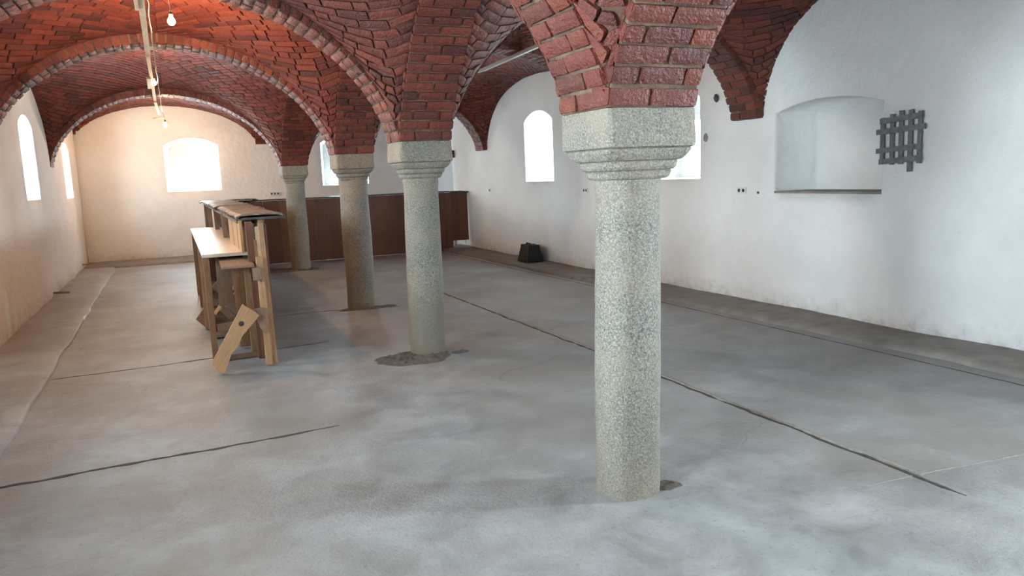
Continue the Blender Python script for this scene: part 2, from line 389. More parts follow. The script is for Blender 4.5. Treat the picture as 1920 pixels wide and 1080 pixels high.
# window list -> frames
def Pleft(h, z, d): return Vector((xl(h)-d, h, z))
def Pright(h, z, d): return Vector((xr(h)+d, h, z))
def Pend(h, z, d): return Vector((h, YE+d, z))
def Pback(h, z, d): return Vector((h, YB-d, z))
PW = dict(left=Pleft, right=Pright, end=Pend)
inward = dict(left=Vector((1, 0, 0)), right=Vector((-1, 0, 0)), end=Vector((0, -1, 0)))
holes = dict(left=[], right=[], end=[])
wn_ = 0
for (wl, c, wd, z0, z1, pw) in WINDOWS:
    h0, h1 = c-wd/2, c+wd/2
    off = -.02 if wl == 'end' and c < 1 else 0
    if wl == 'right' and 8 < c < 9: off = -.12
    big = wl == 'left' or (wl == 'right' and c > 12)
    fr = (c-.335+off, c+.335+off, z0+.03, z0+.84) if not big else (c-wd/2+.11, c+wd/2-.11, z0+.02, z1-.24)
    holes[wl].append(win_hole(h0, h1, z0, z1, .17, .14 if not big else .07, fr))
    P = PW[wl]; n = inward[wl]; wn_ += 1
    fx0, fx1, fz0, fz1 = fr
    D = .47
    mb = MB()
    def rectframe(mb, x0, x1, zz0, zz1, t, d0, d1):
        for (a, b, cc, dd) in ((x0, zz0, x1, zz0+t), (x0, zz1-t, x1, zz1), (x0, zz0+t, x0+t, zz1-t), (x1-t, zz0+t, x1, zz1-t)):
            vs = [P(a, b, d0), P(cc, b, d0), P(cc, dd, d0), P(a, dd, d0), P(a, b, d1), P(cc, b, d1), P(cc, dd, d1), P(a, dd, d1)]
            mb.add(vs, [(0, 1, 2, 3), (7, 6, 5, 4), (0, 1, 5, 4), (1, 2, 6, 5), (2, 3, 7, 6), (3, 0, 4, 7)], 0)
    rectframe(mb, fx0-.012, fx1+.012, fz0-.012, fz1+.012, .05, D-.03, D+.04)
    wo = mb.build('window_%d' % wn_, M['upvc'], bevel=.003); wo['kind'] = 'structure'
    mb = MB(); rectframe(mb, fx0+.036, fx1-.036, fz0+.036, fz1-.036, .045, D-.045, D+.02)
    so = mb.build('sash', M['upvc'], wo, bevel=.003)
    mb = MB(); q = .078
    vs = [P(fx0+q, fz0+q, D-.01), P(fx1-q, fz0+q, D-.01), P(fx1-q, fz1-q, D-.01), P(fx0+q, fz1-q, D-.01)]
    vs += [P(fx0+q, fz0+q, D-.004), P(fx1-q, fz0+q, D-.004), P(fx1-q, fz1-q, D-.004), P(fx0+q, fz1-q, D-.004)]
    mb.add(vs, [(0, 1, 2, 3), (7, 6, 5, 4), (0, 1, 5, 4), (1, 2, 6, 5), (2, 3, 7, 6), (3, 0, 4, 7)])
    mb.build('window_pane', M['glass'], so)
    mb = MB(); hx = fx1-.058 if wl != 'right' else fx1-.058; hz = (fz0+fz1)/2
    mb.tube([P(hx, hz, D-.045), P(hx, hz, D-.085)], .011); mb.tube([P(hx, hz+.01, D-.088), P(hx, hz-.12, D-.092)], [.011, .008])
    mb.build('window_handle', M['upvc'], so)
    dirn = n.copy()
    daylight('daylight', P(c+off, (fz0+fz1)/2+.05, .62), n-Vector((0, 0, .15)), 1.0 if not big else 1.15, 1.05 if not big else 1.15, pw*(1 if big else 1.6))

# bricked-up niche in the right wall
nb_ = arch_loop(5.22, 6.62, 1.28, 2.235, .10, 12)
def sc(loop, d, dz=0):
    c = 5.92; k = (1.4-2*d)/1.4
    return [(c+(x-c)*k, 1.28+(z-1.28)*(1-(d*.5)/.955)) for x, z in loop]
holes['right'].append(dict(loops=[(nb_, 0), (sc(nb_, .01), .008), (sc(nb_, .02), .03), (sc(nb_, .05), .49)], plate=-1, through=False))
make_wall('wall_left', Pleft, (YB, YE+.0), (-.1, 3.95), holes['left'], None)
make_wall('wall_right', Pright, (YB, 16.9), (-.1, 3.95), holes['right'], None)
make_wall('wall_end', Pend, (xl(YE)-.62, 7.3), (-.1, 3.95), holes['end'], None)
make_wall('wall_back', Pback, (xl(0)-.62, xr(0)+.62), (-.1, 3.95), [], None)
mb = MB(); mb.prism([Pright(5.225, 1.279, .002), Pright(6.615, 1.279, .002), Pright(6.58, 1.279, .48), Pright(5.27, 1.279, .48)], (0, 1, 0), (0, 0, 1), .024); mb.build('trim_50', M['kerb'])['kind'] = 'structure'
# passage jog behind the end of the right wall
def Pjog(h, z, d): return Vector((6.75+d, h, z))
make_wall('wall_passage', Pjog, (16.3, YE), (-.1, 3.95), [], None)
# pilaster of the back wall
mb = MB(); mb.box((xc(-.5), -.53, .94), (.44, .54, 1.9)); mb.build('trim_1', M['plaster'], bevel=.02)['kind'] = 'structure'

# ------------------------------------------------------------------ vaults
def lerp(a, b, t): return a+(b-a)*t
def prof(u):            # transverse arch, u in -1..1, 0..1
    u = min(1, abs(u)); e = sqrt(max(0, 1-u*u))
    R_ = (1+.69**2)/(2*.69); c = (sqrt(max(0, R_*R_-u*u))-(R_-.69))/.69
    return .55*e+.45*c
def profcol(u):         # arcade arch
    u = min(1, abs(u)); return .62*cos(pi*u/2)+.38*sqrt(max(0, 1-u**2))*1.0
def profwall(u):
    u = min(1, abs(u)); return max(0, 1-u**2.4)**.5
SH = .28
def ribshift(side, y, x):           # the arches land a little further back on the walls
    d = abs(x-xc(y)); return SH*max(0, d-HA)/3.5
class Bricks:
    def __init__(s): s.mb = MB()
    def rough(s, q, n, p=.006, inset=.005, amp=.006, tint=None, depth=.02):
        q = [Vector(c) for c in q]; n = Vector(n).normalized()
        la = (q[1]-q[0]).length; lb = (q[3]-q[0]).length
        nu = max(3, min(12, int(la/.022))); nv = max(3, min(6, int(lb/.02))); vs = []
        sd = random.random()*90; dz = (random.random()-.5)*.006; rc = random.uniform(.25, .6)
        for j in range(nv+1):
            for i in range(nu+1):
                u, v = i/nu, j/nv
                eu = min(u, 1-u)*la; ev = min(v, 1-v)*lb
                c = q[0]*(1-u)*(1-v)+q[1]*u*(1-v)+q[2]*u*v+q[3]*(1-u)*v
                w = noise.noise(c*14+Vector((sd, 0, 0)))
                # ragged outline, worn corners
                cen = (q[0]+q[1]+q[2]+q[3])/4
                if i in (0, nu) or j in (0, nv): c = c+(cen-c).normalized()*(inset*.1+.006*max(0, w+.1)+(.004 if (i in (0, nu) and j in (0, nv)) else 0))
                e = min(eu, ev); h_ = p+dz-(.004 if e < 1e-5 else (.0008 if e < .021 and min(i, nu-i, j, nv-j) <= 1 else 0))+amp*(noise.noise(c*30+Vector((sd, 3, 0)))*.6+noise.noise(c*70)*.35)
                vs.append(c+n*h_)
        m_ = nu+1; fs = [(j*m_+i, j*m_+i+1, (j+1)*m_+i+1, (j+1)*m_+i) for j in range(nv) for i in range(nu)]
        rim = [i for i in range(m_)]+[j*m_+nu for j in range(1, nv+1)]+[nv*m_+i for i in range(nu-1, -1, -1)]+[j*m_ for j in range(nv-1, 0, -1)]
        b = len(vs); vs += [vs[k]-n*depth for k in rim]; L = len(rim)
        fs += [(rim[k], rim[(k+1) % L], b+(k+1) % L, b+k) for k in range(L)]
        s.mb.add(vs, fs, 0, None, random.random() if tint is None else tint, False)
    def patch(s, q, n, p=.014, inset=.004, jit=.003, tint=None, depth=.02):
        q = [Vector(c) for c in q]; n = Vector(n).normalized(); cen = sum(q, Vector())/4
        R_ = random.random
        dz = (R_()-.5)*2*jit
        base = [c-n*depth for c in q]
        mid = [c+n*(p*.55+dz)+(cen-c).normalized()*R_()*inset*.7 for c in q]
        top = [c+(cen-c).normalized()*(inset*(1+R_()*.9))+n*(p+dz+(R_()-.5)*jit) for c in q]
        t = random.random() if tint is None else tint
        b = s.mb.add(base+mid+top, [(8, 9, 10, 11)]+[(i, (i+1) % 4, 4+(i+1) % 4, 4+i) for i in range(4)]+[(4+i, 4+(i+1) % 4, 8+(i+1) % 4, 8+i) for i in range(4)], 0, None, t)
BW, BH, JN = .27, .079, .011
def resample(fn, step, n=600, t0=0., t1=1.):
    """parameters at equal arc length along fn(t)"""
    pts = [fn(t0+(t1-t0)*i/n) for i in range(n+1)]
    acc = [0]
    for i in range(n): acc.append(acc[-1]+(pts[i+1]-pts[i]).length)
    k = max(1, round(acc[-1]/step)); out = []; j = 0
    for r in range(k+1):
        L = acc[-1]*r/k
        while j < n-1 and acc[j+1] < L: j += 1
        f = (L-acc[j])/max(1e-9, acc[j+1]-acc[j]); out.append(t0+(t1-t0)*(j+min(1, max(0, f)))/n)
    return out, acc[-1]

ceil = MB(); cb = Bricks()
class Bay:
    def __init__(s, side, k):
        s.side = side; s.k = k; s.y0 = YC[k]+.215; s.last = (k == len(YC)-1)
        s.y1 = (YC[k+1]-.215) if not s.last else YE+.02
        s.yk0 = YC[k]; s.yk1 = YC[k+1] if not s.last else YE+.02
        s.zc0 = ZC[k]+.005; s.zw0 = 2.03
        s.zc1 = ZC[k+1]+.005 if not s.last else 2.55; s.zw1 = 2.03 if not s.last else 2.62
        L = s.y1-s.y0
        s.rw = 1.28 if L > 2.8 else 1.15
        s.rc = (1.22 if L < 4 else 1.25)
        if s.last: s.rw = .85; s.rc = .8
        s.F0 = 1.315; s.F1 = 1.315 if not s.last else .80
    def xy(s, a, v):    # a 0 at column side, 1 at wall
        yv = lerp(s.y0, s.y1, v)
        xcol = xc(yv)-HA+.005 if s.side == 'left' else xc(yv)+HA-.005
        xw = xl(yv)-.03 if s.side == 'left' else xr(yv)+.03
        x = lerp(xcol, xw, a)
        sh = ribshift(s.side, yv, x)*(1 if not s.last else (1-v))
        return x, yv+sh
    def pt(s, a, v):
        x, y = s.xy(a, v)
        zb = lerp(lerp(s.zc0, s.zw0, a), lerp(s.zc1, s.zw1, a), v)
        A = lerp(s.F0, s.F1, v)*prof(2*a-1)
        vv = 2*v-1
        gc = s.rc*profcol(vv)+.03; gw = s.rw*profwall(vv)
        e = min(1, v/.04, (1-v)/.04); gc = gc if e >= 1 else gc-.03*(1-e)
        B = lerp(gc, gw, a)
        p = 3.0
        return Vector((x, y, zb+(A**p+max(0, B)**p)**(1/p)))
    def normal(s, a, v):
        e = .004
        a0, a1, v0, v1 = max(0, a-e), min(1, a+e), max(0, v-e), min(1, v+e)
        n = (s.pt(a1, v)-s.pt(a0, v)).cross(s.pt(a, v1)-s.pt(a, v0))
        if n.length < 1e-12: return Vector((0, 0, -1))
        n.normalize()
        return -n if n.z > 0 else n
    def build(s):
        # mortar web, finer near the edges
        def g(n): return [.5-.5*cos(pi*i/n) for i in range(n+1)]
        A = g(64); V = g(64); vs = []
        for v in V:
            for a in A: vs.append(s.pt(a, v)-s.normal(a, v)*(.007+.016*max(0, 1-hypot(min(a, 1-a), min(v, 1-v))/.16)) if 0 < a < 1 and 0 < v < 1 else s.pt(a, v)+Vector((0, 0, .006)))
        n = len(A)
        fs = [(j*n+i, j*n+i+1, (j+1)*n+i+1, (j+1)*n+i) for j in range(len(V)-1) for i in range(n-1)]
        ceil.add(vs, fs, 1, None, .5, True)
        # bricks, courses laid across the corners and meeting in a swallowtail
        for ca in (0, 1):
            for cv in (0, 1):
                if s.k == 0 and cv == 0: st0 = .25
                def uv(p, q):
                    a = .5*(p+q)/1.0; v = .5*(p-q)
                    a = max(0, min(.5, a/1.0)); v = max(0, min(.5, v))
                    return (a if ca == 0 else 1-a, v if cv == 0 else 1-v)
                # p in 0..1, q in -min(p,1-p)..min(p,1-p)   (a=(p+q)/2, v=(p-q)/2)
                ps, L = resample(lambda p: s.pt(*uv(p, 0)), BH+JN*.6)
                for r in range(len(ps)-1):
                    p0, p1 = ps[r], ps[r+1]; pm = (p0+p1)/2
                    lim = min(pm, 1-pm)
                    if lim < .01: continue
                    jp = (p1-p0)*.07
                    pa, pb = p0+jp, p1-jp
                    line = lambda q: s.pt(*uv(pm, q))
                    qs, Lq = resample(line, BW, 80, -lim, lim)
                    # random bond: shift the joints
                    BL = BW if Lq > .55 else .13
                    cuts = [-lim]; acc = random.uniform(.35, 1)*BL
                    dq = 2*lim/max(Lq, .01)
                    while acc < Lq-.06:
                        cuts.append(-lim+acc*dq); acc += random.choice((1, 1, 1, 1.05, .9, .5 if BL > .2 else .8))*BL
                    cuts.append(lim)
                    for c0, c1 in zip(cuts, cuts[1:]):
                        if c1-c0 < .004: continue
                        g_ = JN*.5*dq; q0, q1 = c0+g_, c1-g_
                        la, lb = min(pa, 1-pa), min(pb, 1-pb)
                        cl = lambda q, l: max(-l, min(l, q))
                        def shear(q):
                            e = .003; l_ = lim*.98; qq = max(-l_, min(l_, q))
                            Xp = s.pt(*uv(pm+e, qq))-s.pt(*uv(pm-e, qq)); Xq = s.pt(*uv(pm, qq+e))-s.pt(*uv(pm, qq-e))
                            k_ = -Xp.dot(Xq)/max(1e-9, Xq.dot(Xq)); return max(-1.2, min(1.2, k_))*(pb-pa)/2
                        h0_ = shear(q0) if q0 > -lim*.93 else 0; h1_ = shear(q1) if q1 < lim*.93 else 0
                        if q0 <= -lim*.93: A0, B0 = -la, -lb
                        else: A0, B0 = cl(q0-h0_, la), cl(q0+h0_, lb)
                        if q1 >= lim*.93: A1, B1 = la, lb
                        else: A1, B1 = cl(q1-h1_, la), cl(q1+h1_, lb)
                        if A1-A0 < .002 and B1-B0 < .002: continue
                        quad = [s.pt(*uv(pa, A0)), s.pt(*uv(pa, A1)), s.pt(*uv(pb, B1)), s.pt(*uv(pb, B0))]
                        if min((quad[0]-quad[1]).length, (quad[2]-quad[3]).length) < .012: continue
                        nn = s.normal(*uv(pm, (q0+q1)/2))
                        jv = [Vector((random.uniform(-1, 1), random.uniform(-1, 1), random.uniform(-1, 1)))*.0022 for _ in range(4)]
                        (cb.rough if (s.k <= 1 and s.side == 'left' or s.k == 1 and s.side == 'right') else cb.patch)([a+b for a, b in zip(quad, jv)], nn, .012, .004, .0022 if not (s.k <= 1 and s.side == 'left' or s.k == 1 and s.side == 'right') else .006)
bays = []
for side in ('left', 'right'):
    for k in range(len(YC)):
        b = Bay(side, k); b.build(); bays.append(b)
# continue web vertices: merge brick patches into one ceiling mesh
base = len(ceil.v)
for i in range(len(cb.mb.f)):
    pass
ceil.v += cb.mb.v; ceil.f += [[base+j for j in f] for f in cb.mb.f]; ceil.m += cb.mb.m; ceil.uv += cb.mb.uv; ceil.tint += cb.mb.tint; ceil.sm += cb.mb.sm
o = ceil.build('ceiling', [M['brick'], M['webmortar']], recalc=False); o['kind'] = 'structure'
# roof slab above the vaults keeps the sky out
mb = MB(); mb.box((2.4, (YE+YB)/2, 4.0), (9.6, YE-YB+1.6, .1)); mb.build('trim_2', M['plaster'])['kind'] = 'structure'

def sweep_arch(name, fn, nrm, side, width, depth, bond, label, cat, group, k0=0, loc=None):
    if label is None: name = 'trim_%d' % random.randint(60, 999)
    """fn(t)->centre point of the soffit; nrm(t)->outward normal; side(t)->unit vector across"""
    ts, L = resample(fn, BH+JN, 600); near = fn(.5).y < 16
    br = Bricks(); core = br.mb
    n = len(ts); vs = []
    for t in ts:
        c = fn(t); nn = nrm(t); sd = side(t); w2 = width/2-.008
        vs += [c-sd*w2+nn*.010, c+sd*w2+nn*.010, c+sd*w2+nn*depth, c-sd*w2+nn*depth]
    fs = []
    for i in range(n-1):
        for j in range(4): fs.append((i*4+j, i*4+(j+1) % 4, (i+1)*4+(j+1) % 4, (i+1)*4+j))
    fs += [(0, 1, 2, 3), ((n-1)*4+3, (n-1)*4+2, (n-1)*4+1, (n-1)*4)]
    core.add(vs, fs, 1)
    for i in range(n-1):
        t0, t1 = ts[i], ts[i+1]; g = .08
        a, b = lerp(t0, t1, g), lerp(t1, t0, g); tm = (t0+t1)/2
        ra, rb = Vector(fn(a)), Vector(fn(b)); sd = side(tm); nn = nrm(tm)
        cuts = bond[i % len(bond)]; w0 = -width/2
        sj = random.uniform(-.006, .006)
        for c0, c1 in zip(cuts, cuts[1:]):
            x0 = w0+c0*width+(.005 if c0 > 0 else 0)+(sj if c0 == 0 else 0); x1 = w0+c1*width-(.005 if c1 < 1 else 0)+(sj if c1 == 1 else 0)
            tn = random.random()
            q = [ra+sd*x0, ra+sd*x1, rb+sd*x1, rb+sd*x0]
            jv = [Vector((random.uniform(-1, 1), random.uniform(-1, 1), random.uniform(-1, 1)))*.003 for _ in range(4)]
            q = [p_+j_ for p_, j_ in zip(q, jv)]
            (br.rough(q, -nn, .006, .005, .006, tn) if near else br.patch(q, -nn, .004, .005, .004, tn, .02))
            # the brick's head on the outer faces
            for edge, sgn in ((c0 == 0, -1), (c1 == 1, 1)):
                if not edge: continue
                xx = x0 if sgn < 0 else x1
                qa = [ra+sd*xx+nn*.002, rb+sd*xx+nn*.002, rb+sd*xx+nn*depth, ra+sd*xx+nn*depth]
                (br.rough(qa, sd*sgn, .004, .004, .005, tn) if near else br.patch(qa, sd*sgn, .002, .004, .003, tn, .02))
    o = core.build(name, [M['brick'], M['mortar']], recalc=False)
    return tag(o, label, cat, group) if label else tag(o, kind='structure')
def rib(side, k, label):
    yk = YC[k]
    xa = xc(yk)-HA if side == 'left' else xc(yk)+HA
    xb = xl(yk)-.0 if side == 'left' else xr(yk)-.09
    zb = 2.0 if side == 'left' else 2.10
    a0 = .0
    def fn(t):
        th = pi*t; u = -cos(th)      # dense at the ends
        a = (u+1)/2; x = lerp(xa, xb, a)
        return Vector((x, yk+ribshift(side, yk, x), lerp(ZC[k], zb, a)+1.215*prof(u)))
    def nrm(t):
        e = 1e-3; d = fn(min(1, t+e))-fn(max(0, t-e)); n = Vector((-d.z, 0, d.x)).normalized()
        mid = Vector(((xa+xb)/2, 0, 1.0)); c = fn(t)
        if n.dot(Vector((c.x-mid.x, 0, c.z-mid.z))) < 0: n = -n
        return n
    sd = Vector((0, 1, 0))
    return sweep_arch('brick_arch', fn, nrm, lambda t: sd, .43, .115, [(0, .62, 1), (0, .36, 1)], label, 'arch', 'brick arches crossing from the columns to the walls')
def arcade(k, label):
    y0 = YC[k]+HA; last = k == len(YC)-1
    y1 = YC[k+1]-HA if not last else YE
    L = y1-y0; rc = (1.22 if L < 4 else 1.25) if not last else .8
    z1 = ZC[k+1]
    def fn(t):
        u = -cos(pi*t); y = lerp(y0, y1, (u+1)/2)
        return Vector((xc(y), y, lerp(ZC[k], z1, (u+1)/2)+rc*profcol(u)))
    def nrm(t):
        e = 1e-3; d = fn(min(1, t+e))-fn(max(0, t-e)); n = Vector((0, -d.z, d.y)).normalized()
        return n if n.z > 0 or abs(n.z) < 1e-6 else -n
    return sweep_arch('brick_arch', fn, nrm, lambda t: Vector((1, 0, 0)), .465, .16, [(0, .55, 1), (0, .28, .8, 1), (0, .45, 1), (0, .22, .74, 1)], label, 'arch', 'brick arches running from column to column')
rib('left', 1, 'brick arch springing left from the nearest column towards the left wall')
rib('left', 2, 'brick arch from second column to left wall, cut off by the top of photo')
rib('left', 3, 'brick arch spanning from third column to left wall, behind the nearest hanging bulb')
rib('left', 4, 'farthest full brick arch on the left, landing between the two tall windows')
rib('right', 1, None)
rib('right', 2, 'brick arch landing on right wall beside the blind niche')
rib('right', 3, None)
rib('right', 4, 'brick arch landing on right wall left of the tall bright window')
arcade(0, 'red brick arch soffit leaning towards viewer above the nearest column')
arcade(1, 'brick arch rising towards the viewer from the capital of the second column')
arcade(2, 'brick arch rising towards the viewer from the capital of the third column')
arcade(3, 'brick arch rising towards the viewer from the capital of the farthest column')
arcade(4, None)
# solid springing blocks above the capitals
for k in range(1, 5):
    mb = MB(); mb.box((xc(YC[k]), YC[k], ZC[k]+.25), (.43, .42, .5)); mb.build('trim_%d' % (k+2), M['mortar'])['kind'] = 'structure'

# ------------------------------------------------------------------ columns
def superring(cx, cy, z, r, n, seg=64, rot=0):
    out = []
    for i in range(seg):
        th = 2*pi*(i+.5)/seg; c, s_ = cos(th), sin(th)
        k = (abs(c)**n+abs(s_)**n)**(-1/n)
        out.append((cx+r*k*c, cy+r*k*s_, z))
    return out
def lathe_n(mb, prof_, cx, cy, jit=0, seg=64, cap=(True, True), smooth=True, seed=0):
    vs = []
    for (z, r, n, dx, dy) in prof_:
        for (x, y, zz) in superring(cx+dx, cy+dy, z, r, n, seg):
            if jit:
                q = noise.noise(Vector((x*9, y*9, zz*7+seed)))*jit+noise.noise(Vector((x*2.5, y*2.5, zz*1.8+seed)))*jit*1.5
                k = 1+q/r; x = cx+dx+(x-cx-dx)*k; y = cy+dy+(y-cy-dy)*k
            vs.append((x, y, zz))
    m_ = len(prof_); fs = [(j*seg+i, j*seg+(i+1) % seg, (j+1)*seg+(i+1) % seg, (j+1)*seg+i) for j in range(m_-1) for i in range(seg)]
    mb.add(vs, fs, 0, None, .5, smooth)
    if cap[0]: mb.add(vs[:seg], [tuple(range(seg))[::-1]])
    if cap[1]: mb.add(vs[-seg:], [tuple(range(seg))])
collabels = ['near granite column with rough speckled shaft, largest and closest to the viewer',
             'second granite column, standing in a broken patch of earth in the floor',
             'third granite column from the viewer, half in shadow behind the workbench',
             'farthest granite column, standing in front of the brown board front near end wall']
for i, (k, bx, r) in enumerate(((1, 1.975, 1.0), (2, 2.025, 1.02), (3, 2.07, 1.12), (4, 2.065, 1.12))):
    cy = YC[k]; cx = xc(cy); by = cy
    root = empty('stone_column', (bx, by, 0)); tag(root, collabels[i], 'column', 'granite columns')
    mb = MB(); pr = []
    for j in range(31):
        t = j/30; z = -.015+(1.60+ZC[k]-1.895)*t
        rr = lerp(.149, .151, t)+.009*sin(pi*min(1, t*1.02))**1.2+(.004*max(0, 1-abs(t-.05)/.05))
        if t > .96: rr += .006
        pr.append((z, rr*r, 2.0+.5*(1-t)**2, lerp(bx, cx, t)-bx, 0))
    lathe_n(mb, pr, 0, 0, .0035, seed=i*9)
    mb.build('shaft', M['granite'] if i != 1 else M['granite_dirty'], root, recalc=False)
    mb = MB(); H = HA; ZT = ZC[k]-.003; dz_ = ZC[k]-1.895
    cp = [(1.575, .150, 2.2), (1.578, .168, 2.6), (1.588, .176, 2.8), (1.612, .182, 3), (1.617, .176, 3), (1.620, .186, 3.4), (1.632, .194, 3.6), (1.655, .198, 3.8),
          (1.660, .192, 4), (1.664, .205, 5), (1.680, .217, 6), (1.700, .226, 8), (1.712, .229, 9), (1.716, .222, 10), (1.722, .238, 12), (1.745, .2395, 14), (1.80, .238, 14), (1.86, .236, 14), (ZT, .234, 14)]
    cpp = []
    for a, b in zip(cp, cp[1:]):
        nn = max(1, int((b[0]-a[0])/.02))
        for j in range(nn):
            t = j/nn; cpp.append((lerp(a[0], b[0], t)+(dz_ if j or a[0] < 1.86 else 0), lerp(a[1], b[1], t)*(.985 if i == 3 else 1), lerp(a[2], b[2], t), 0, 0))
    cpp = [c_ for c_ in cpp if c_[0] < ZT-.002]; cpp.append((ZT, .234, 14, 0, 0))
    lathe_n(mb, cpp, cx-bx, 0, .004, seg=96, seed=i*5+2)
    cap = mb.build('capital', M['granite_cap'], root, recalc=False)
    for p_ in cap.data.polygons: p_.use_smooth = False

# ------------------------------------------------------------------ floor
mb = MB()
nx, ny = 60, 140; x0, x1, y0_, y1_ = -2.5, 7.3, -1.4, 19.5; vs = []
for j in range(ny+1):
    for i in range(nx+1):
        x = lerp(x0, x1, i/nx); y = lerp(y0_, y1_, j/ny)
        vs.append((x, y, noise.noise(Vector((x*.5, y*.5, 3)))*.006-.003))
mb.add(vs, [(j*(nx+1)+i, j*(nx+1)+i+1, (j+1)*(nx+1)+i+1, (j+1)*(nx+1)+i) for j in range(ny) for i in range(nx)], 0, None, .5, True)
vs = [(x0, y0_, -.2), (x1, y0_, -.2), (x1, y1_, -.2), (x0, y1_, -.2)]; mb.add(vs, [(3, 2, 1, 0)])
fl = mb.build('floor', M['floor'], recalc=False); fl['kind'] = 'structure'
def fz(x, y): return noise.noise(Vector((x*.5, y*.5, 3)))*.006-.003
def strip(name, pts, w_, h_, mt, seed=0, step=.04, jit=.75, zoff=0.0):
    """irregular low ridge or filled joint lying in the floor"""
    mb = MB(); P_ = []
    for (a, b) in zip(pts, pts[1:]):
        L = hypot(b[0]-a[0], b[1]-a[1]); n = max(1, int(L/step))
        for i in range(n): P_.append((lerp(a[0], b[0], i/n), lerp(a[1], b[1], i/n)))
    P_.append(pts[-1]); vs = []
    for i, (x, y) in enumerate(P_):
        a = P_[max(0, i-1)]; b = P_[min(len(P_)-1, i+1)]; dx, dy = b[0]-a[0], b[1]-a[1]; L = hypot(dx, dy) or 1; nx_, ny_ = -dy/L, dx/L
        e0 = 1+jit*noise.noise(Vector((x*9, y*9, seed)))*2; e1 = 1+jit*noise.noise(Vector((x*9, y*9, seed+9)))*2
        c = noise.noise(Vector((x*3, y*3, seed+4)))*w_*.5
        ends = min(1, (i+.3)/3, (len(P_)-i-.7)/3)
        wL, wR = w_/2*e0*ends, w_/2*e1*ends
        z = fz(x, y)+zoff; hh = h_*(1+.6*noise.noise(Vector((x*9, y*9, seed+2))))
        vs += [(x+nx_*(c+wL), y+ny_*(c+wL), z-.004), (x+nx_*(c+wL*.7), y+ny_*(c+wL*.7), z+hh), (x+nx_*(c-wR*.7), y+ny_*(c-wR*.7), z+hh), (x+nx_*(c-wR), y+ny_*(c-wR), z-.004)]
    fs = [(i*4+j, i*4+j+1, (i+1)*4+j+1, (i+1)*4+j) for i in range(len(P_)-1) for j in range(3)]
    mb.add(vs, fs, 0, None, .5, True)
    o = mb.build(name, mt, recalc=False); o['kind'] = 'structure'; return o
tn_ = 7
def trim(pts, w_, h_, mt, **kw):
    global tn_; strip('trim_%d' % tn_, pts, w_, h_, mt, seed=tn_*3, **kw); tn_ += 1
trim([(3.33, 2.35), (3.335, 5), (3.32, 8), (3.31, 10.9)], .030, .002, M['joint'])
trim([(3.357, 2.6), (3.357, 5), (3.345, 8.2)], .030, .008, M['jointlight'], jit=.5)
trim([(-1.13, 4.86), (-.5, 4.90), (.2, 4.93), (.86, 4.98)], .040, .002, M['joint'], jit=.6)
trim([(-1.12, 7.55), (-.3, 7.58), (.6, 7.68), (1.3, 7.75)], .024, .002, M['joint'])
trim([(.95, 9.62), (1.5, 9.64), (2.5, 9.40)], .022, .002, M['joint'])
trim([(5.32, 2.6), (5.30, 6), (5.26, 10), (5.15, 15.6)], .016, .002, M['joint'])
trim([(4.5, 2.52), (3.9, 2.58), (3.3, 2.64), (3.0, 2.66)], .010, .002, M['jointlight'])
# raised ledges along the walls
def ledge(name, edge, wallx, y0, y1, h_, seed, lip=.07, mt=None):
    mb = MB(); vs = []; n = int((y1-y0)/.12)
    for i in range(n+1):
        y = lerp(y0, y1, i/n); e = edge(y)+noise.noise(Vector((y*1.1, seed, 0)))*.05+noise.noise(Vector((y*5, seed, 2)))*.012
        sg = 1 if wallx(y) > e else -1; hh = h_*(1+.35*noise.noise(Vector((y*.9, seed, 7))))
        for d, z in ((-.004, -.01), (.0, hh*.25), (.02, hh*.7), (lip, hh), (.25, hh*1.02), (abs(wallx(y)-e)*.8, hh*1.15), (abs(wallx(y)-e)+.05, hh*1.3)):
            vs.append((e+sg*d, y, z+noise.noise(Vector((d*8, y*4, seed)))*.006))
    m_ = 7; fs = [(i*m_+j, i*m_+j+1, (i+1)*m_+j+1, (i+1)*m_+j) for i in range(n) for j in range(m_-1)]
    mb.add(vs, fs, 0, None, .5, True); o = mb.build(name, mt or M['kerb'], recalc=False); o['kind'] = 'structure'
ledge('baseboard_left', lambda y: -1.13-.008*(y-6), lambda y: xl(y), YB, YE, .028, 1, .16, M['floor'])
ledge('baseboard_right', lambda y: 5.47-.015*(y-4), lambda y: xr(y), YB, 16.9, .042, 5, .05)
mb = MB(); vs = []; n = 40
for i in range(n+1):
    x = lerp(-1.8, 6.7, i/n); e = 17.75+noise.noise(Vector((x*1.3, 3, 0)))*.08
    for d, z in ((0, -.01), (.01, .02), (.03, .045), (.4, .05), (1.2, .055)): vs.append((x, e+d, z))
mb.add(vs, [(i*5+j, i*5+j+1, (i+1)*5+j+1, (i+1)*5+j) for i in range(n) for j in range(4)], 0, None, .5, True)
mb.build('baseboard_end', M['kerb'], recalc=False)['kind'] = 'structure'

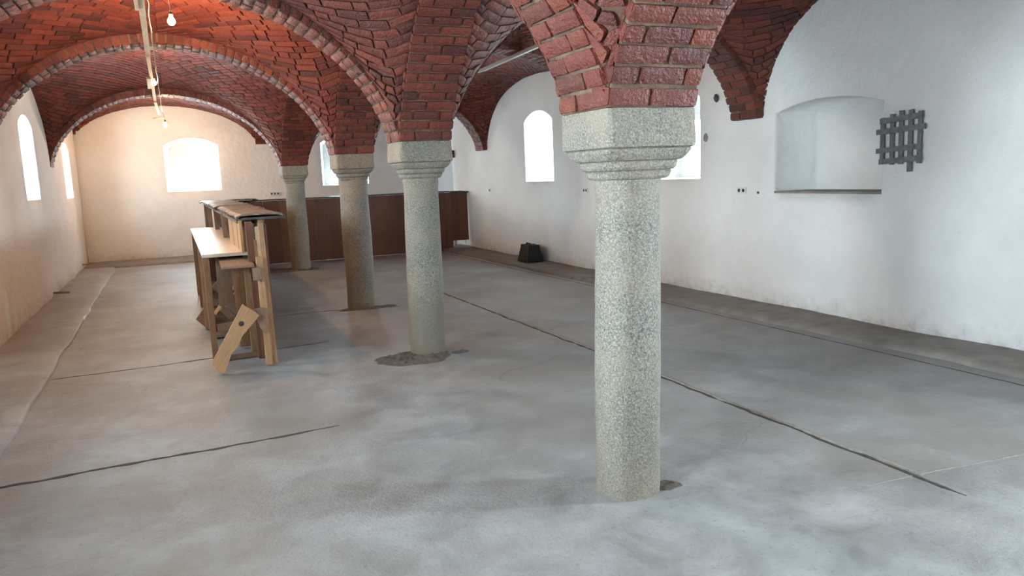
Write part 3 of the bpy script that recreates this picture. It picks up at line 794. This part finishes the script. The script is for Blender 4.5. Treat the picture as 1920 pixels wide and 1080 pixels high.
# broken earth patches round column feet
def rubble(name, cx, cy, rx, ry, hole, label, seed, h_=.035, cat='earth patch'):
    mb = MB(); n = 40; m_ = 10; vs = []
    for j in range(m_+1):
        for i in range(n):
            th = 2*pi*i/n; e = 1+.28*noise.noise(Vector((cos(th)*1.7, sin(th)*1.7, seed)))+.1*noise.noise(Vector((cos(th)*6, sin(th)*6, seed)))
            k = 1-j/m_; x = cx+rx*e*k*cos(th); y = cy+ry*e*k*sin(th)
            z = fz(x, y)-.004 if j == 0 else fz(x, y)+.004+h_*max(0, (.35+noise.noise(Vector((x*14, y*14, seed)))+.5*noise.noise(Vector((x*34, y*34, seed)))))*min(1, j/3)
            vs.append((x, y, z))
    fs = [(j*n+i, j*n+(i+1) % n, (j+1)*n+(i+1) % n, (j+1)*n+i) for j in range(m_) for i in range(n)]
    mb.add(vs, fs, 0, None, .5, False)
    o = mb.build(name, M['dirt'], recalc=False, loc=(cx, cy, 0)); tag(o, label, cat); o['kind'] = 'stuff'; return o
rubble('loose_earth', 1.84, 6.58, .36, .26, None, 'crumbly broken earth around the foot of the second column', 3)
rubble('loose_earth', 2.28, 6.56, .10, .05, None, 'small tongue of broken earth right of second column foot', 8, .02)
rubble('loose_earth', 2.16, 3.14, .09, .06, None, 'faint dirt beside the foot of nearest column', 17, .008)
rubble('loose_earth', 2.12, 9.52, .38, .12, None, 'thin dark earth around the foot of the third column', 12, .012)
rubble('loose_earth', 1.93, 14.6, .5, .25, None, 'flat earth patch around foot of farthest column', 14, .02)

# ------------------------------------------------------------------ workbench bar on the left
bar = empty('makeshift_bar', (.6, 7.2, 0)); tag(bar, 'makeshift bar counter of scrap timber with low worktop and higher slab top', 'bar counter')
def part(mb, name, mt, parent=bar, bevel=0):
    o = mb.build(name, mt, None, bevel=bevel); o.parent = parent
    o.matrix_parent_inverse = Matrix.Translation(-parent.location); return o
def post(a, b, w_, t_, mt='pine', name='post', j=.004, tint=None):
    mb = MB(); mb.beam(a, b, w_, t_, (0, 1, 0), j, tint); return part(mb, name, M[mt])
# worktop
mb = MB()
mb.beam((.39, 7.42, .975), (.39, 12.3, .975), .415, .028, (0, 0, 1), .004, .6)
part(mb, 'worktop', M['tabletop'])
mb = MB(); mb.beam((.45, 6.98, .90), (.47, 8.1, .945), .27, .022, (0, 0, 1), .003, .3); part(mb, 'shelf_board', M['oldwood'])
mb = MB(); mb.beam((.22, 7.5, .93), (.22, 12.25, .93), .035, .07, (0, 0, 1), .002); part(mb, 'rail', M['oldwood'])
# legs of worktop along the staff side
for y in (7.52, 9.2, 11.0, 12.2):
    post((.22, y, .005), (.215, y, .96), .055, .06, 'pine', 'leg')
    post((.57, y+.02, .005), (.565, y+.02, .96), .06, .06, 'pine', 'leg')
    mb = MB(); mb.beam((.22, y, .30), (.56, y+.02, .30), .04, .07, (0, 0, 1), .003); part(mb, 'cross_rail', M['oldwood'])
mb = MB(); mb.beam((.24, 7.45, .022), (.66, 7.47, .022), .05, .035, (0, 0, 1), .003, .2); part(mb, 'foot_rail', M['oldwood'])
mb = MB(); mb.beam((.24, 8.6, .55), (.58, 8.9, .48), .03, .08, (0, 0, 1), .003); part(mb, 'cross_rail', M['pine'])
mb = MB(); mb.beam((.30, 8.3, .62), (.56, 8.3, .30), .02, .09, (0, 0, 1), .003); part(mb, 'brace', M['oldwood'])
# upright boards and poles of the bar side
post((.645, 7.03, .004), (.635, 7.03, .97), .055, .06, 'pine', 'post', .006, .75)
post((.695, 7.05, .004), (.675, 7.08, 1.26), .042, .05, 'pine', 'post', .010, .6)
post((.60, 7.22, .03), (.585, 7.22, 1.27), .055, .06, 'darkwood', 'post', .004, .9)
post((.64, 7.30, .02), (.628, 7.28, 1.10), .045, .035, 'pine', 'post', .012, .95)
post((.68, 7.42, .02), (.672, 7.38, 1.22), .04, .035, 'batten', 'post', .012, .9)
post((.60, 7.62, .02), (.595, 7.6, 1.27), .09, .03, 'pine', 'post', .004)
post((.52, 7.9, .02), (.50, 7.9, .95), .11, .025, 'pine', 'post', .004, .7)
post((.38, 8.05, .42), (.38, 8.02, .955), .13, .022, 'oldwood', 'hanging_board', .004, .8)
# small blocks nailed on
mb = MB(); mb.beam((.605, 6.99, .77), (.60, 6.99, .885), .075, .07, (0, 1, 0), .012, .4); part(mb, 'wood_block', M['oldwood'])
mb = MB(); mb.prism([Vector((.545, 7.0, .52)), (.585, 7.0, .36), (.62, 7.0, .30), (.635, 7.0, .42), (.625, 7.0, .53)], (0, 0, 1), (0, -1, 0), .07, .5); part(mb, 'wood_block', M['oldwood'])
# boards between worktop and slab top
for y0, y1, t in ((7.75, 8.28, .8), (8.3, 8.55, .4), (8.58, 8.95, .85), (7.38, 7.70, .75)):
    mb = MB(); mb.beam((.535, (y0+y1)/2, .985), (.53, (y0+y1)/2, 1.272), y1-y0, .022, (1, 0, 0), .003, t); part(mb, 'upstand_board', M['pine'])
for y in (9.7, 11.6, 13.6, 15.3):
    z0 = .99 if y < 12.3 else .003
    post((.525, y, z0), (.52, y, 1.275), .06, .06, 'oldwood', 'post')
for y in (9.0, 11.0, 13.0, 15.0): post((.72, y, .003), (.72, y, 1.275), .05, .05, 'oldwood', 'post')
mb = MB(); mb.beam((.705, 7.3, 1.25), (.705, 15.8, 1.25), .04, .05, (0, 0, 1), .003); part(mb, 'rail', M['oldwood'])
mb = MB(); mb.beam((.53, 7.5, 1.262), (.53, 15.5, 1.262), .05, .026, (0, 0, 1), .003); part(mb, 'rail', M['oldwood'])
# front boarding on the guests' side
y = 7.55
while y < 15.7:
    wd = random.uniform(.12, .17); mb = MB(); mb.beam((.76, y+wd/2, .03), (.76, y+wd/2, 1.235), wd-.006, .02, (1, 0, 0), .003)
    part(mb, 'front_board', M['darkwood']); y += wd
# slab top: wavy felt sheets and rough slabs
def felt(name, x0, x1, y0, y1, z, mt, seed, th=.016, amp=.022, rag=.03, parent=bar, nx=18, ny=50):
    mb = MB(); vs = []
    for s_ in (0, 1):
        for j in range(ny+1):
            for i in range(nx+1):
                a, b = i/nx, j/ny
                x = lerp(x0, x1, a); y = lerp(y0, y1, b)
                if i in (0, nx): x += noise.noise(Vector((y*4, seed, i)))*rag
                if j in (0, ny): y += noise.noise(Vector((x*7, seed, j)))*rag*1.6
                edge = max(0, (abs(a-.5)-.4)*10)
                zz = z+amp*.5*(noise.noise(Vector((x*6, y*3.2, seed)))+.5*noise.noise(Vector((x*14, y*9, seed))))*(.35+edge)-(.012*edge if nx else 0)
                vs.append((x, y, zz+(th if s_ else 0)))
    m_ = (nx+1)*(ny+1); q = nx+1; fs = []
    for j in range(ny):
        for i in range(nx):
            fs.append((j*q+i, (j+1)*q+i, (j+1)*q+i+1, j*q+i+1)); fs.append((m_+j*q+i, m_+j*q+i+1, m_+(j+1)*q+i+1, m_+(j+1)*q+i))
    for j in range(ny):
        fs.append((j*q, m_+j*q, m_+(j+1)*q, (j+1)*q)); fs.append((j*q+nx, (j+1)*q+nx, m_+(j+1)*q+nx, m_+j*q+nx))
    for i in range(nx):
        fs.append((i, i+1, m_+i+1, m_+i)); fs.append((ny*q+i, m_+ny*q+i, m_+ny*q+i+1, ny*q+i+1))
    mb.add(vs, fs, 0, None, .5, False)
    o = mb.build(name, mt, None); o.parent = parent; o.matrix_parent_inverse = Matrix.Translation(-parent.location); return o
felt('slab_top', .535, .95, 7.42, 11.0, 1.279, M['felt'], 3)
felt('slab_top', .50, 1.02, 11.1, 15.6, 1.280, M['felt'], 9)
felt('cover_slab', .51, .93, 7.55, 9.2, 1.312, M['slab'], 5, .014, .03)
felt('cover_slab', .52, .95, 9.25, 10.9, 1.314, M['slab'], 7, .014, .03)
felt('cover_slab', .49, 1.0, 11.2, 13.0, 1.314, M['slab'], 15, .014, .03)
felt('cover_slab', .48, 1.0, 13.05, 15.5, 1.314, M['slab'], 17, .014, .03)

# transverse board front near the end wall
front = empty('board_front_counter', (3.4, 16.0, 0)); tag(front, 'long brown board-fronted counter with thin black top running to right wall', 'counter')
pf = lambda mb, name, mt: part(mb, name, mt, front)
x = 1.02; FY = 16.0; n = 0
while x < 5.88:
    wd = random.uniform(.13, .185); zb = .004 if x < 5.45 else .20
    wd = min(wd, 5.90-x)
    if wd < .05: break
    mb = MB(); mb.beam((x+wd/2, FY, zb), (x+wd/2, FY, 1.255), wd-random.uniform(.001, .005), .022, (0, 1, 0), .003); pf(mb, 'front_board', M['darkwood']); x += wd
for x in (1.1, 2.7, 4.3, 5.25): mb = MB(); mb.beam((x, FY+.08, .003), (x, FY+.08, 1.25), .06, .06, (0, 1, 0), .003); pf(mb, 'post', M['oldwood'])
for z in (.35, 1.15): mb = MB(); mb.beam((1.05, FY+.04, z), (5.7, FY+.04, z), .04, .07, (0, 0, 1), .002); pf(mb, 'rail', M['oldwood'])
felt('counter_top', 1.02, 5.905, 15.93, 16.42, 1.262, M['felt'], 21, .022, .03, .03, front, 60, 12)
felt('counter_top', .45, 1.5, 15.75, 16.5, 1.30, M['felt'], 25, .016, .05, .05, front, 20, 14)
mb = MB(); mb.tube([(5.68, 16.3, .055), (5.68, 16.3, .25)], .045, 14); o = mb.build('drain_pipe', M['upvc'], loc=(5.68, 16.3, .055)); tag(o, 'short white pipe stub standing under right end of brown board counter', 'pipe')

# loose boards under and against the bar
def loose(name, mt, label, build):
    mb = MB(); build(mb); c = sum((Vector(v) for v in mb.v), Vector())/len(mb.v); c.z = min(v[2] for v in mb.v)
    o = mb.build(name, M[mt], loc=c); return tag(o, label, 'board', 'loose timber lying under the makeshift bar')
def slanted(mb):
    # outline in the plane y=const, leaning on the post
    P_ = lambda x, z: Vector((x, 6.925, z))
    pts = [(.165, .105), (.215, .012), (.262, .012), (.330, .17), (.395, .235), (.42, .30), (.585, .475), (.545, .515), (.455, .585)]
    mb.prism([P_(*p) for p in pts], (.55, 0, .83), (0, -1, 0), .03, .9)
loose('leaning_board', 'pine', 'short wide board with round knot leaning diagonally at the near end of bar', slanted)
mb = MB(); mb.tube([(.43, 6.897, .42), (.43, 6.892, .42)], .022, 16); ko = mb.build('knot', M['joint'], bpy.data.objects['leaning_board'])
ko.matrix_parent_inverse = bpy.data.objects['leaning_board'].matrix_world.inverted() if False else Matrix.Translation(-bpy.data.objects['leaning_board'].location)
loose('loose_board', 'oldwood', 'grey board end with pointed tip poking out left beneath the worktop', lambda mb: mb.prism([Vector((.10, 9.25, .12)), (.19, 9.25, .02), (.50, 9.25, .02), (.52, 9.25, .20), (.21, 9.25, .26)], (1, 0, 0), (0, 1, 0), .04, .5))
loose('loose_board', 'pine', 'bright narrow lath lying slanted upward beneath the worktop', lambda mb: mb.beam((.28, 8.5, .27), (.52, 8.75, .52), .05, .022, (0, 0, 1), .003, .8))
loose('loose_board', 'oldwood', 'grey wide offcut crossing the bright lath beneath worktop', lambda mb: mb.beam((.40, 8.35, .27), (.55, 8.35, .50), .12, .022, (0, 1, 0), .003, .9))
loose('loose_board', 'oldwood', 'dark board lying flat on the floor beneath the worktop', lambda mb: mb.beam((.30, 8.55, .03), (.55, 10.4, .03), .18, .03, (0, 0, 1), .004, .3))
loose('loose_board', 'darkwood', 'brown board lying across the floor offcuts under worktop', lambda mb: mb.beam((.26, 9.6, .10), (.52, 10.8, .32), .16, .022, (0, 0, 1), .004, .7))
loose('loose_board', 'oldwood', 'stubby grey offcut tilted on the cross rail under worktop', lambda mb: mb.beam((.33, 8.05, .40), (.42, 8.05, .30), .06, .03, (0, 1, 0), .004, .9))
loose('loose_board', 'darkwood', 'wide dark panel standing deep beneath the worktop', lambda mb: mb.prism([Vector((.27, 11.3, .01)), (.52, 11.3, .01), (.52, 11.3, .80), (.27, 11.3, .86)], (0, 0, 1), (0, 1, 0), .025, .5))

# ------------------------------------------------------------------ lamps on the batten in the left vault
def tube_obj(name, pts, r, mt, label=None, cat=None, parent=None, seg=8):
    mb = MB(); mb.tube(pts, r, seg); o = mb.build(name, M[mt], None)
    if parent: o.parent = parent; o.matrix_parent_inverse = Matrix.Translation(-parent.location)
    return tag(o, label, cat) if label else o
bt = empty('ceiling_batten', (-.1, 9.4, 3.05)); tag(bt, 'long rough wooden batten with cable hanging under the left vault crown', 'batten')
mb = MB(); mb.beam((-.075, 5.2, 3.085), (-.115, 9.9, 3.08), .05, .022, (0, 0, 1), .004, .7); part(mb, 'lath', M['batten'], bt)
mb = MB(); mb.beam((-.115, 9.8, 3.06), (-.135, 14.9, 3.055), .042, .02, (0, 0, 1), .004, .8); part(mb, 'lath', M['batten'], bt)
mb = MB(); mb.beam((-.135, 14.6, 3.035), (-.10, 17.0, 3.03), .042, .02, (0, 0, 1), .004, .6); part(mb, 'lath', M['batten'], bt)
mb = MB(); mb.beam((-.12, 5.6, 3.065), (-.13, 7.3, 3.065), .03, .02, (0, 0, 1), .004, .9); part(mb, 'lath', M['batten'], bt)
mb = MB(); mb.beam((-.155, 11.4, 3.03), (-.165, 12.5, 3.03), .05, .028, (0, 0, 1), .004, .9); part(mb, 'lath', M['batten'], bt)
pts = [(-.05+.02*noise.noise(Vector((i*.7, 0, 0))), 5.2+i*.4, 3.10-.02*abs(sin(i*1.3))) for i in range(31)]
tube_obj('cable', pts, .006, 'cable', parent=bt)
for y_, x_ in ((5.6, -.08), (9.4, -.11), (14.7, -.13), (16.9, -.10)):
    tube_obj('hanger', [(x_, y_, 3.08 if y_ < 10 else 3.05), (x_, y_, 3.55 if y_ not in (9.4, 14.7) else 3.14)], .004, 'cable', parent=bt, seg=6)
lamps = [((.137, 8.2, 3.155), 'nearest lit bare bulb, hanging right of the wooden batten under left vault', 36, .45),
         ((-.105, 12.2, 3.065), 'middle lit bare bulb, hanging close against the wooden batten', 32, .06),
         ((-.015, 17.0, 2.83), 'farthest lit bare bulb, hanging low in front of the end wall', 30, .25)]
for (p, lab, pw, dr) in lamps:
    x_, y_, z_ = p; ro = empty('hanging_bulb', (x_, y_, z_)); tag(ro, lab, 'light bulb', 'bare bulbs along the batten')
    mb = MB(); seg = 20; pr = [(-.040, .004), (-.036, .018), (-.022, .030), (-.004, .0345), (.012, .030), (.028, .020), (.042, .0145)]
    vs = [(r_*cos(2*pi*i/seg), r_*sin(2*pi*i/seg), z) for z, r_ in pr for i in range(seg)]
    fs = [(j*seg+i, j*seg+(i+1) % seg, (j+1)*seg+(i+1) % seg, (j+1)*seg+i) for j in range(len(pr)-1) for i in range(seg)]+[tuple(range(seg))[::-1]]
    mb.add(vs, fs, 0, None, .5, True); mb.build('bulb', M['bulb%d' % (1 if y_ < 10 else 2 if y_ < 14 else 3)], ro, recalc=False)
    mb = MB(); mb.tube([(0, 0, .040), (0, 0, .085)], .019, 14); mb.tube([(0, 0, .085), (0, 0, .10)], [.019, .008], 14); mb.build('socket', M['porcelain'], ro)
    top = 3.12 if y_ > 9 else 3.5
    mb = MB(); mb.tube([(0, 0, .10), (-.01, 0, .10+(top-z_-.1)*.5), (-.05 if y_ > 9 else 0, .02, top-z_)], .004, 6); mb.build('wire', M['cable'], ro)
mb = MB(); mb.beam((-.22, 16.9, 2.95), (-.03, 17.0, 2.975), .02, .02, (0, 0, 1), .004, .9); o = mb.build('lath_offcut', M['batten'], loc=(-.12, 16.95, 2.95)); tag(o, 'short pale lath tied crosswise above the farthest bulb', 'lath')
# batten in the right vault
rb_ = empty('ceiling_batten', (4.5, 10.3, 3.2)); tag(rb_, 'pale flat batten under the right vault, seen left of nearest brick springer', 'batten')
mb = MB(); mb.beam((4.55, 11.4, 3.20), (4.40, 8.6, 3.20), .09, .03, (0, 0, 1), .002, .9); part(mb, 'lath', M['batten'], rb_)
mb = MB(); mb.beam((4.49, 11.4, 3.175), (4.35, 8.6, 3.175), .03, .03, (0, 0, 1), .002, .9); part(mb, 'cable_duct', M['silver'], rb_)
for y_ in (9.0, 11.0): tube_obj('hanger', [(4.47, y_, 3.2), (4.47, y_, 3.6)], .004, 'cable', parent=rb_, seg=6)

# ------------------------------------------------------------------ things on the walls
def onwall_r(y, z, d=0): return Vector((xr(y)-d, y, z))
# iron lattice
gr = empty('iron_grille', onwall_r(5.0, 1.75)); tag(gr, 'small grey iron lattice grille hanging on right wall beside the blind niche', 'grille')
gz0, gz1 = 1.555, 1.975
for i, (y, a, b) in enumerate(((5.22, 0, -.03), (5.115, .02, .012), (5.02, .04, .012), (4.925, .035, .085), (4.83, .012, .02))):
    yy = y*.985+.07; mb = MB(); p0 = onwall_r(yy, gz0-b+(5.2-y)*.05, .02); p1 = onwall_r(yy, gz1+a+(5.2-y)*.05, .02)
    mb.beam(p0, p1, .046, .010, (1, 0, 0), .004); part(mb, 'vertical_bar', M['iron'], gr)
for (z, e0, e1) in ((1.94, 0, 0), (1.845, .035, .03), (1.675, .035, .0), (1.575, 0, 0)):
    mb = MB(); mb.beam(onwall_r(5.235+e0, z, .031), onwall_r(4.80-e1, z+.028, .031), .047, .010, (1, 0, 0), .004); part(mb, 'horizontal_bar', M['iron'], gr)
def socket_set(y, z, n, label, wall='right', x=None):
    ro = empty('wall_socket', onwall_r(y, z) if wall == 'right' else (x, YE, z)); tag(ro, label, 'socket', 'white wall sockets')
    for i in range(n):
        if wall == 'right': c = onwall_r(y-(i-(n-1)/2)*.072, z, .010); dims = (.02, .071, .075); ax = Vector((-1, 0, 0))
        else: c = Vector((x+(i-(n-1)/2)*.072, YE-.010, z)); dims = (.071, .02, .075); ax = Vector((0, -1, 0))
        mb = MB(); mb.box(c, dims); o = part(mb, 'frame_plate', M['socket'], ro, .004)
        mb = MB(); mb.tube([c+ax*.008, c+ax*.0125], .021, 16); h = part(mb, 'socket_insert', M['hole'], ro); h.parent = o; h.matrix_parent_inverse = Matrix.Identity(4)
socket_set(7.12, 1.31, 2, 'double white socket left of the blind niche on right wall')
socket_set(10.75, 1.30, 2, 'white double socket on right wall between near column and tall window')
socket_set(14.7, 1.29, 1, 'single white socket on right wall near the counter end')
socket_set(0, 1.36, 3, 'triple white socket on end wall above the bar', 'end', 2.18)
def lump(name, c, r, mt, label, cat, sq=(.35, 1, 1), seed=1, sub=2, amp=.25):
    bm = bmesh.new(); bmesh.ops.create_icosphere(bm, subdivisions=sub, radius=1)
    for v in bm.verts:
        k = 1+amp*noise.noise(v.co*1.6+Vector((seed, 0, 0))); v.co = Vector((v.co.x*sq[0]*r*k, v.co.y*sq[1]*r*k, v.co.z*sq[2]*r*k))
    me = bpy.data.meshes.new(name); bm.to_mesh(me); bm.free(); me.materials.append(M[mt])
    o = bpy.data.objects.new(name, me); COL.objects.link(o); o.location = c; return tag(o, label, cat)
lump('plaster_hole', onwall_r(7.78, 1.945, .0), .052, 'kerb', 'small brown bare patch in the plaster of the right wall', 'plaster patch', (.15, .85, 1))
lump('wall_fitting', onwall_r(7.55, 2.39, .03), .038, 'porcelain', 'small dark round fitting on right wall beside brick springer', 'fitting', (.8, .8, 1.2), 4)
lump('wall_fitting', onwall_r(6.86, 1.285, .0), .022, 'hole', 'tiny dark hole in plaster between double socket and blind niche', 'hole', (.3, 1.2, .8), 6)
cw = xr(16.85)
ra_ = empty('alarm_box', (cw-.02, 16.75, 2.05)); tag(ra_, 'small dark and red box on the right wall edge beside second column capital', 'box')
mb = MB(); mb.box((cw-.04, 16.75, 2.13), (.10, .10, .10)); part(mb, 'housing', M['porcelain'], ra_, .008)
mb = MB(); mb.box((cw-.05, 16.75, 2.045), (.11, .10, .06)); part(mb, 'red_button', M['red'], ra_, .008)
mb = MB(); mb.beam((xl(13.4)-.02, 13.4, .085), (xl(13.4)+.22, 13.3, .085), .03, .03, (0, 0, 1), .002); o = mb.build('wooden_peg', M['pine'], loc=(xl(13.4), 13.4, .07)); tag(o, 'short wooden peg sticking out low from left wall', 'peg')
mb = MB(); mb.beam((xl(17.6)-.02, 17.6, .13), (xl(17.6)+.2, 17.6, .13), .03, .03, (0, 0, 1), .002); o = mb.build('wooden_peg', M['pine'], loc=(xl(17.6), 17.6, .11)); tag(o, 'small wooden peg low on the left wall close to the far corner', 'peg')

# black bag at the right wall
bag = empty('black_bag', (5.55, 12.3, 0)); tag(bag, 'black bag standing on the floor against right wall under the tall window', 'bag')
bag.location = (5.70, 12.35, .052)
bm = bmesh.new(); bmesh.ops.create_cube(bm, size=1); bmesh.ops.subdivide_edges(bm, edges=bm.edges, cuts=5, use_grid_fill=True)
for v in bm.verts:
    z = v.co.z+.5; tx = 1-.38*z; ty = 1-.22*z
    x, y = v.co.x*.32*tx, v.co.y*.42*ty
    k = noise.noise(Vector((v.co.x*5, v.co.y*5, v.co.z*5)))*.018
    v.co = Vector((x+k, y+k*.8, z*.30+.012*noise.noise(Vector((x*9, y*9, 2)))*z))
bmesh.ops.bevel(bm, geom=[], offset=.01)
me = bpy.data.meshes.new('bag_body'); bm.to_mesh(me); bm.free(); me.materials.append(M['black'])
o = bpy.data.objects.new('bag_body', me); COL.objects.link(o); o.parent = bag
mb = MB(); mb.tube([(-.03, -.12, .285), (-.04, -.09, .325), (-.04, .05, .33), (-.03, .09, .285)], .011, 8); mb.build('handle', M['black'], bag)
